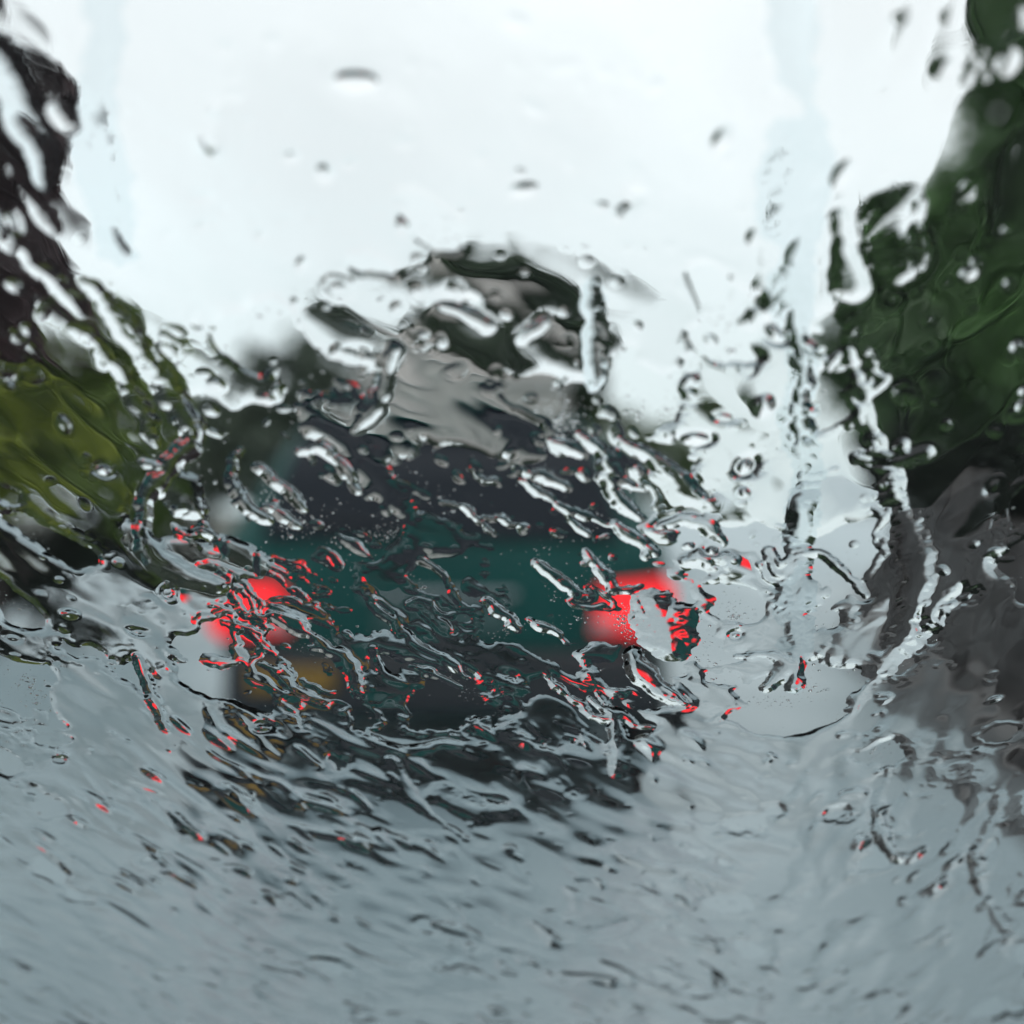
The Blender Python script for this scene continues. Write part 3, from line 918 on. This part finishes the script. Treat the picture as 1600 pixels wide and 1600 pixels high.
# ---- single drops, largest first; the 240 largest are things, the rest of them belong to the fine drops
g = np.random.default_rng(77)
cand = []
for i in range(2600):
    px, py = g.uniform(-60, 1660), g.uniform(-40, 1640)
    p_mid = math.exp(-((py - 700) / 330) ** 2)
    sky_ = py < 420 and 120 < px < 1290
    low_ = py > 1180
    keep = 0.34 if sky_ else (0.5 if low_ else 0.15 + 0.4 * p_mid + 0.3 * (400 < px < 980 and 600 < py < 900))
    if px < 300 and py < 850: keep *= 0.5
    if g.random() > keep: continue
    if ((px - 770) / 165) ** 2 + ((py - 560) / 130) ** 2 < 1 and g.random() < 0.65: continue
    if any(((px - a) / b) ** 2 + ((py - c) / d) ** 2 < 1 for a, c, b, d in ((965, 970, 60, 45), (340, 970, 60, 45), (760, 1000, 90, 45))): continue
    u, v = px_to_uv(px, py)
    r = 0.6 + g.gamma(1.3, 0.5)
    if low_: r *= 1.1
    asp = (g.uniform(1.0, 2.2) if not low_ else g.uniform(1.2, 3.0)) if not sky_ else g.uniform(1.2, 2.4)
    cand.append((r * math.sqrt(asp) * 350 / (350 - v * math.sin(RAKE)), px, py, u, v, r, asp))
cand.sort(reverse=True)


for n, (_, px, py, u, v, r, asp) in enumerate(cand):
    a0, b0 = r * math.sqrt(asp), r / math.sqrt(asp)
    sl = window(u, v, a0 * 1.9 + 1)
    if UU[sl].size < 9: continue
    i, j = min(NV - 1, max(0, int((v - V0) / ST))), min(NU - 1, max(0, int((u - U0) / ST)))
    if OWN[i, j]: continue
    horizontal = (py < 430 and 120 < px < 1290)
    ang = R((FLOW[i, j] if not horizontal else 0) + g.normal() * 38)
    ca, sa = math.cos(ang), math.sin(ang)
    x, y = (UU[sl] - u) * ca + (VV[sl] - v) * sa, -(UU[sl] - u) * sa + (VV[sl] - v) * ca
    y = y + g.normal() * 0.12 / max(a0, .5) * x * x * 0.6            # bent like a bean
    rho = np.sqrt((x / a0) ** 2 + (y / b0) ** 2)
    d = (1 - rho) * b0 + 0.16 * wob[sl] * min(1, b0)
    wet = PHI[i, j] > 0.5
    ins = d > 0
    if wet:
        weak = 0.2 if py > 1180 else (g.choice([0.12, 0.2, 0.42]) if horizontal else 0.34)
        BUMP[sl] += (weak * b0 * g.uniform(0.5, 1.1) * np.clip(1 - rho ** 2, 0, 1) ** 1.5).astype(np.float32)
        if not horizontal and py < 1180 and g.random() < 0.2:
            PHI[sl] = np.maximum(PHI[sl] - 1.6 * np.exp(-(d / 0.8) ** 2) * (d < 0), d)
    else:
        PHI[sl] = np.maximum(PHI[sl], d)
        CM[sl] = np.where(ins, 1.5, CM[sl])
    if n < 330 and len(things) < 296 and ins.sum() > 8 and -20 < px < 1620 and -20 < py < 1620:
        size = 'large' if r > 1.5 else ('mid-sized' if r > 1.05 else 'small')
        shp = 'round raindrop' if asp < 1.4 else ('oval raindrop' if asp < 2.0 else 'stretched raindrop')
        where, what = place(px, py)
        lab = f'{size} {shp} {where} {what}'
        if lab in used:
            o2 = sorted(ANCHOR, key=lambda a: (a[0] - px) ** 2 + (a[1] - py) ** 2)
            lab = next((l for l in (f'{size} {shp} between {what} and {o2[q][2]}' for q in range(1, 9)) if l not in used and len(l.split()) <= 16), lab)
        used.add(lab)
        things.append((lab, 'raindrop', 'raindrop', f'raindrops on the windshield around {what}'))
        OWN[sl] = np.where(ins & (OWN[sl] == 0), len(things), OWN[sl])

# ---- shape of the water surface: surface tension against gravity, solved on the grid
gy, gx = np.gradient(PHI, ST)
DIST = PHI / (np.sqrt(gx * gx + gy * gy) + 0.08)
m_ = np.clip(DIST / ST + 0.5, 0, 1).astype(np.float32)
LC = 3.2                                                             # capillary length, mm
slope = 0.235 + 0.06 * band - 0.05 * sm(1060, 1180, PX) - 0.12 * sm(1150, 1300, PY)
loc = np.clip(DIST, 0, 3)
wide = m_.copy()                                                     # local width of the water: blurred coverage
fw = np.exp(-0.5 * ((FU * 1.6) ** 2 + (FV * 1.6) ** 2))
wide = np.fft.irfft2(np.fft.rfft2(m_) * fw, s=(NV, NU)).astype(np.float32)
src = slope / LC * CM * (1 + 2.6 * (1 - np.clip(wide, 0, 1)))
rip = 0.10 * flow_noise(2.6, 1.5, 400) + 0.05 * flow_noise(1.2, 0.7, 500)
rip = rip * (1.0 - 0.45 * sm(1150, 1350, PY) - 0.35 * (1 - sm(300, 480, PY)) * sm(120, 240, PX) * (1 - sm(1240, 1330, PX)))
swell = 0.10 * flow_noise(7.0, 3.4, 600)
src = (src * np.clip(1 + rip + swell, 0.3, 2)).astype(np.float32)
A = (4 + (ST / LC) ** 2 + 5.0 * (1 - m_)).astype(np.float32)
B = (ST * ST * src * m_).astype(np.float32)
h = (m_ * 0.4 * LC * slope).astype(np.float32)
for it in range(260):
    s = np.empty_like(h)
    s[1:-1, 1:-1] = h[:-2, 1:-1] + h[2:, 1:-1] + h[1:-1, :-2] + h[1:-1, 2:]
    s[0], s[-1], s[:, 0], s[:, -1] = 4 * h[0], 4 * h[-1], 4 * h[:, 0], 4 * h[:, -1]
    h = (s + B) / A
patch = np.clip(0.75 + 0.5 * fnoise(22, 13, -30, 950), 0.15, 1.6)
ridge = (np.maximum(0, fnoise(3.4, 1.35, -62, 700) * (1 - wR) + fnoise(3.0, 1.4, -110, 705) * wR - 0.7) ** 1.3 + 0.9 * np.maximum(0, flow_noise(6.5, 2.0, 750) - 1.0)) * patch
wav = flow_noise(5.0, 2.2, 800)
low = sm(1000, 1200, PY)
calm = (1 - sm(330, 480, PY)) * sm(100, 240, PX) * (1 - sm(1230, 1330, PX))
big_wav = flow_noise(10, 5.5, 900)
h = h + 0.2 * (1 - 0.3 * low + 0.7 * sm(1050, 1200, PX) * sm(450, 650, PY) + 0.9 * np.exp(-((PX - 700) / 360) ** 2 - ((PY - 920) / 240) ** 2)) * (1 - 0.4 * calm) * big_wav * sm(0.5, 3.5, DIST)
h = h + (0.28 * low + 0.04) * (1 - 0.75 * calm) * ridge * sm(0.2, 1.6, DIST) + (0.08 + 0.09 * low) * (1 - 0.5 * calm) * wav * sm(0.3, 2.5, DIST)
h = h + BUMP * sm(0, 1.2, DIST)
for it in range(2):
    h[1:-1, 1:-1] = (4 * h[1:-1, 1:-1] + 2 * (h[:-2, 1:-1] + h[2:, 1:-1] + h[1:-1, :-2] + h[1:-1, 2:]) + h[:-2, :-2] + h[2:, 2:] + h[:-2, 2:] + h[2:, :-2]) / 16
h = h * sm(-0.1, 0.5 * ST, DIST)
h = np.where(PHI > 0, np.maximum(h, 0.004), 0).astype(np.float32)
hb = h.copy()
hb[1:-1, 1:-1] = (4 * h[1:-1, 1:-1] + 2 * (h[:-2, 1:-1] + h[2:, 1:-1] + h[1:-1, :-2] + h[1:-1, 2:]) + h[:-2, :-2] + h[2:, 2:] + h[:-2, 2:] + h[2:, :-2]) / 16
gy, gx = np.gradient(hb, ST)
NRM = np.stack([-gx, -gy, np.ones_like(gx)], -1)
NRM /= np.linalg.norm(NRM, axis=-1, keepdims=True)
NRM = NRM.reshape(-1, 3).astype(np.float32)

# ---- contour the grid into surfaces (marching squares), each thing its own mesh
inside = PHI > 0
CELL = 4                                                             # the fine mesh covers whole blocks of 4 x 4 cells
_blk = ((PX > -130) & (PX < 1730) & (PY > -110) & (PY < 1700))[CELL // 2::CELL, CELL // 2::CELL][:(NV - 1) // CELL, :(NU - 1) // CELL]
view = np.zeros((NV, NU), bool)
_v = _blk.repeat(CELL, 0).repeat(CELL, 1)
view[:_v.shape[0], :_v.shape[1]] = _v
c00, c10, c11, c01 = inside[:-1, :-1], inside[:-1, 1:], inside[1:, 1:], inside[1:, :-1]
case = (c00 * 1 + c10 * 2 + c11 * 4 + c01 * 8) * view[:-1, :-1]
NG = NU * NV
VID = np.arange(NG).reshape(NV, NU)
# crossing points on the horizontal and vertical grid edges
def cross(pa, pb):
    return np.clip(pa / np.where(np.abs(pa - pb) < 1e-9, 1e-9, pa - pb), 0.02, 0.98)
tH = cross(PHI[:, :-1], PHI[:, 1:])
tV = cross(PHI[:-1, :], PHI[1:, :])
HID = NG + np.arange(NV * (NU - 1)).reshape(NV, NU - 1)
VEID = NG + NV * (NU - 1) + np.arange((NV - 1) * NU).reshape(NV - 1, NU)
CO = np.concatenate([
    np.stack([UU, VV, h], -1).reshape(-1, 3),
    np.stack([UU[:, :-1] + tH * ST, VV[:, :-1], np.zeros_like(tH)], -1).reshape(-1, 3),
    np.stack([UU[:-1], VV[:-1] + tV * ST, np.zeros_like(tV)], -1).reshape(-1, 3)]).astype(np.float32)
NH = (NRM.reshape(NV, NU, 3)[:, :-1] * (1 - tH[..., None]) + NRM.reshape(NV, NU, 3)[:, 1:] * tH[..., None]).reshape(-1, 3)
NV_ = (NRM.reshape(NV, NU, 3)[:-1] * (1 - tV[..., None]) + NRM.reshape(NV, NU, 3)[1:] * tV[..., None]).reshape(-1, 3)
NO = np.concatenate([NRM, NH, NV_]).astype(np.float32)
NO /= np.linalg.norm(NO, axis=1, keepdims=True)
k00, k10, k11, k01 = VID[:-1, :-1], VID[:-1, 1:], VID[1:, 1:], VID[1:, :-1]
eb, er, et, el = HID[:-1], VEID[:, 1:], HID[1:], VEID[:, :-1]
POLY = {1: [(k00, eb, el)], 2: [(k10, er, eb)], 4: [(k11, et, er)], 8: [(k01, el, et)],
        3: [(k00, k10, er, el)], 6: [(k10, k11, et, eb)], 12: [(k11, k01, el, er)], 9: [(k01, k00, eb, et)],
        5: [(k00, eb, el), (k11, et, er)], 10: [(k10, er, eb), (k01, el, et)],
        7: [(k00, k10, k11, et, el)], 14: [(k10, k11, k01, el, eb)], 13: [(k11, k01, k00, eb, er)], 11: [(k01, k00, k10, er, et)],
        15: [(k00, k10, k11, k01)]}
cell_own = np.max(np.stack([OWN[:-1, :-1], OWN[:-1, 1:], OWN[1:, 1:], OWN[1:, :-1]]), 0)
tris, owner, full_tri = [], [], []
for cs, polys in POLY.items():
    sel = case == cs
    if not sel.any(): continue
    ow = cell_own[sel]
    for poly in polys:
        ids = [p[sel] for p in poly]
        for k in range(1, len(ids) - 1):
            tris.append(np.stack([ids[0], ids[k], ids[k + 1]], 1))
            owner.append(ow)
            full_tri.append(np.full(len(ow), cs == 15))
tris, owner, full_tri = np.concatenate(tris), np.concatenate(owner), np.concatenate(full_tri)
# flat undersides: runs of whole cells along a row become one long quad each
fc = np.where(case == 15, cell_own, -1)
chg = np.ones_like(fc, bool)
chg[:, 1:] = fc[:, 1:] != fc[:, :-1]
ri, rj = np.nonzero(chg & (fc >= 0))
flat_start = np.flatnonzero(chg.ravel())
nxt = np.append(flat_start, fc.size)
pos = np.searchsorted(flat_start, ri * fc.shape[1] + rj)
re_ = nxt[pos + 1] - ri * fc.shape[1]
run_own = fc[ri, rj]
runs = np.stack([VID[ri, rj], VID[ri + 1, rj], VID[ri + 1, re_], VID[ri, re_]], 1)
LIFT = 0.05


def water_mesh(name, T, TF, Q, centre):
    """Domed top, flat underside; the two meet along the contact line."""
    t_ids, t_inv = np.unique(T, return_inverse=True)
    TB = T[~TF][:, ::-1]
    b_all = np.concatenate([TB.ravel(), Q.ravel()])
    b_ids, b_inv = np.unique(b_all, return_inverse=True)
    nt_ = len(t_ids)
    co = np.concatenate([CO[t_ids], CO[b_ids] * np.array([1, 1, 0], np.float32)])
    no = np.concatenate([NO[t_ids], np.tile(np.array([[0, 0, -1]], np.float32), (len(b_ids), 1))])
    co = (co - centre + np.array([0, 0, LIFT])) * 0.001
    loops = np.concatenate([t_inv.ravel(), b_inv.ravel() + nt_]).astype(np.int32)
    n3 = len(T) + len(TB)
    starts = np.concatenate([np.arange(n3) * 3, n3 * 3 + np.arange(len(Q)) * 4]).astype(np.int32)
    me = bpy.data.meshes.new(name)
    me.vertices.add(len(co)); me.vertices.foreach_set('co', co.astype(np.float32).ravel())
    me.loops.add(len(loops)); me.loops.foreach_set('vertex_index', loops)
    me.polygons.add(len(starts)); me.polygons.foreach_set('loop_start', starts)
    me.update(calc_edges=True)
    me.polygons.foreach_set('use_smooth', np.ones(len(starts), bool))
    me.normals_split_custom_set_from_vertices(no)
    me.materials.append(M['water'])
    return me


o1 = np.argsort(owner, kind='stable'); tris, owner, full_tri = tris[o1], owner[o1], full_tri[o1]
o2 = np.argsort(run_own, kind='stable'); runs, run_own = runs[o2], run_own[o2]
for k in range(len(things) + 1):
    a, b = np.searchsorted(owner, [k, k + 1])
    c, d = np.searchsorted(run_own, [k, k + 1])
    if b <= a: continue
    if k == 0:
        name = 'rain_film'
    else:
        label, name, cat, grp = things[k - 1]
    T = tris[a:b]
    cen = CO[T.ravel()].mean(0) * np.array([1, 1, 0])
    me = water_mesh(name, T, full_tri[a:b], runs[c:d], cen)
    if k and things[k - 1][0] in SKY_TINTED: me.materials[0] = M['sky_tint']
    o = bpy.data.objects.new(name, me)
    COL.objects.link(o)
    o.matrix_world = MW @ Matrix.Translation(Vector(cen) * 0.001)
    if k == 0:
        tag(o, 'film of rain water spread over the windshield', kind='stuff')
    else:
        tag(o, label, cat, grp)

# ---- the same film carried on, coarser, to the sides of the pane
CS = CELL * ST
KU = int((560 + U0) / CS) + 1                                        # columns added on each side
nu_c, nv_c = (NU - 1) // CELL + 2 * KU, (NV - 1) // CELL
uc = U0 + CS * (np.arange(nu_c + 1) - KU)
vc = V0 + CS * np.arange(nv_c + 1)
UC, VC = np.meshgrid(uc, vc)
GU, GV = np.meshgrid(np.fft.rfftfreq(nu_c + 1, CS) * 2 * math.pi, np.fft.fftfreq(nv_c + 1, CS) * 2 * math.pi)


def cnoise(la, lb, deg, seed):
    w = np.random.default_rng(seed).normal(size=UC.shape)
    a = R(deg)
    f = np.fft.irfft2(np.fft.rfft2(w) * np.exp(-0.5 * (((GU * math.cos(a) + GV * math.sin(a)) * la) ** 2 + ((-GU * math.sin(a) + GV * math.cos(a)) * lb) ** 2)), s=UC.shape)
    return f / f.std()


hc = 0.75 + 0.14 * cnoise(10, 5.5, -60, 1) + 0.16 * cnoise(5, 2.6, -60, 2) + 0.12 * np.maximum(0, cnoise(4, 2.2, -60, 3) - 0.6)
g = np.random.default_rng(8)
for n in range(900):
    u, v, r = g.uniform(-560, 560), g.uniform(V0, V1), 2.2 + g.gamma(1.2, 0.8)
    i0, i1 = max(0, int((v - 2 * r - V0) / CS)), int((v + 2 * r - V0) / CS) + 2
    j0, j1 = max(0, int((u - 2 * r - uc[0]) / CS)), int((u + 2 * r - uc[0]) / CS) + 2
    q = np.hypot((UC[i0:i1, j0:j1] - u) / r, (VC[i0:i1, j0:j1] - v) / (r * 1.5))
    hc[i0:i1, j0:j1] += 0.3 * r * np.clip(1 - q ** 2, 0, 1) ** 1.5
hc = np.maximum(hc, 0.1)
gyc, gxc = np.gradient(hc, CS)
nc = np.stack([-gxc, -gyc, np.ones_like(gxc)], -1); nc /= np.linalg.norm(nc, axis=-1, keepdims=True)
cells = np.ones((nv_c, nu_c), bool)
cells[:_blk.shape[0], KU:KU + _blk.shape[1]] &= ~_blk
ic, jc = np.nonzero(cells)
idc = np.arange(UC.size).reshape(UC.shape)
qc = np.stack([idc[ic, jc], idc[ic, jc + 1], idc[ic + 1, jc + 1], idc[ic + 1, jc]], 1)
chg = np.ones_like(cells); chg[:, 1:] = cells[:, 1:] != cells[:, :-1]
st_ = np.flatnonzero(chg.ravel()); nx_ = np.append(st_, cells.size)
ri, rj = np.nonzero(chg & cells)
re_ = nx_[np.searchsorted(st_, ri * nu_c + rj) + 1] - ri * nu_c
qb = np.stack([idc[ri, rj], idc[ri + 1, rj], idc[ri + 1, re_], idc[ri, re_]], 1) + UC.size
co = np.concatenate([np.stack([UC, VC, hc + LIFT], -1).reshape(-1, 3), np.stack([UC, VC, 0 * hc + LIFT], -1).reshape(-1, 3)]) * 0.001
no = np.concatenate([nc.reshape(-1, 3), np.tile([[0., 0., -1.]], (UC.size, 1))])
qa = np.concatenate([qc, qb])
keep, inv = np.unique(qa, return_inverse=True)
me = bpy.data.meshes.new('rain_film')
me.vertices.add(len(keep)); me.vertices.foreach_set('co', co[keep].astype(np.float32).ravel())
me.loops.add(qa.size); me.loops.foreach_set('vertex_index', inv.astype(np.int32).ravel())
me.polygons.add(len(qa)); me.polygons.foreach_set('loop_start', (np.arange(len(qa)) * 4).astype(np.int32))
me.update(calc_edges=True)
me.polygons.foreach_set('use_smooth', np.ones(len(qa), bool))
me.normals_split_custom_set_from_vertices(no[keep].astype(np.float32))
o = link_mesh('rain_film', me, M['water'])
o.matrix_world = MW
tag(o, 'film of rain water towards the side edges of the windshield', kind='stuff')

# ---- specks of water in the dry islands, too small to pick apart
g = np.random.default_rng(5)
ii, jj = np.nonzero((DIST < -0.35) & view)
N_SP = min(2200, len(ii))
clump = np.exp(1.6 * fnoise(4, 4, 0, 990)[ii, jj])
pk = g.choice(len(ii), N_SP, replace=False, p=clump / clump.sum())
su, sv = UU[ii[pk], jj[pk]] + g.uniform(-.2, .2, N_SP), VV[ii[pk], jj[pk]] + g.uniform(-.2, .2, N_SP)
sr = np.minimum(0.07 + g.gamma(1.1, 0.1, N_SP), np.maximum(0.08, -DIST[ii[pk], jj[pk]] * 0.8))
SEG = 9
ang = np.arange(SEG) * 2 * math.pi / SEG
lay = [(1.0, 0.0, 0.5), (0.72, 0.17, 0.36), (0.38, 0.27, 0.18)]      # radius, height, slope of the normal
co, no = [], []
for rr, hh, sl_ in lay:
    co.append(np.stack([su[:, None] + sr[:, None] * rr * np.cos(ang), sv[:, None] + sr[:, None] * rr * np.sin(ang), LIFT + sr[:, None] * hh + 0 * ang], -1))
    no.append(np.stack([sl_ * np.cos(ang), sl_ * np.sin(ang), np.full(SEG, 1 - sl_ * 0.3)], -1)[None].repeat(N_SP, 0))
co.append(np.stack([su, sv, LIFT + sr * 0.3], -1)[:, None]); no.append(np.tile([0., 0., 1.], (N_SP, 1, 1)))
co.append(co[0] * np.array([1, 1, 0]) + np.array([0, 0, LIFT])); no.append(np.tile([0., 0., -1.], (N_SP, SEG, 1)))
co, no = np.concatenate(co, 1), np.concatenate(no, 1)
per = co.shape[1]
ft = []
for l in (0, 1):
    for k in range(SEG):
        a, b = l * SEG + k, l * SEG + (k + 1) % SEG
        ft += [(a, b, b + SEG), (a, b + SEG, a + SEG)]
for k in range(SEG):
    ft.append((2 * SEG + k, 2 * SEG + (k + 1) % SEG, 3 * SEG))
for k in range(1, SEG - 1):
    ft.append((3 * SEG + 1, 3 * SEG + 1 + k + 1, 3 * SEG + 1 + k))
ft = np.array(ft)
F = (ft[None] + (np.arange(N_SP) * per)[:, None, None]).reshape(-1, 3)
me = bpy.data.meshes.new('fine_droplets')
co = co.reshape(-1, 3) * 0.001
no = no.reshape(-1, 3); no /= np.linalg.norm(no, axis=1, keepdims=True)
me.vertices.add(len(co)); me.vertices.foreach_set('co', co.astype(np.float32).ravel())
me.loops.add(F.size); me.loops.foreach_set('vertex_index', F.astype(np.int32).ravel())
me.polygons.add(len(F)); me.polygons.foreach_set('loop_start', (np.arange(len(F)) * 3).astype(np.int32))
me.update(calc_edges=True)
me.polygons.foreach_set('use_smooth', np.ones(len(F), bool))
me.normals_split_custom_set_from_vertices(no.astype(np.float32))
o = link_mesh('fine_droplets', me, M['water'])
o.matrix_world = MW
tag(o, 'specks of rain water between the rivulets on the windshield', kind='stuff')
print('WATER tris', len(tris), 'runs', len(runs), 'things', len(things), 'coverage', float(inside[view].mean()))
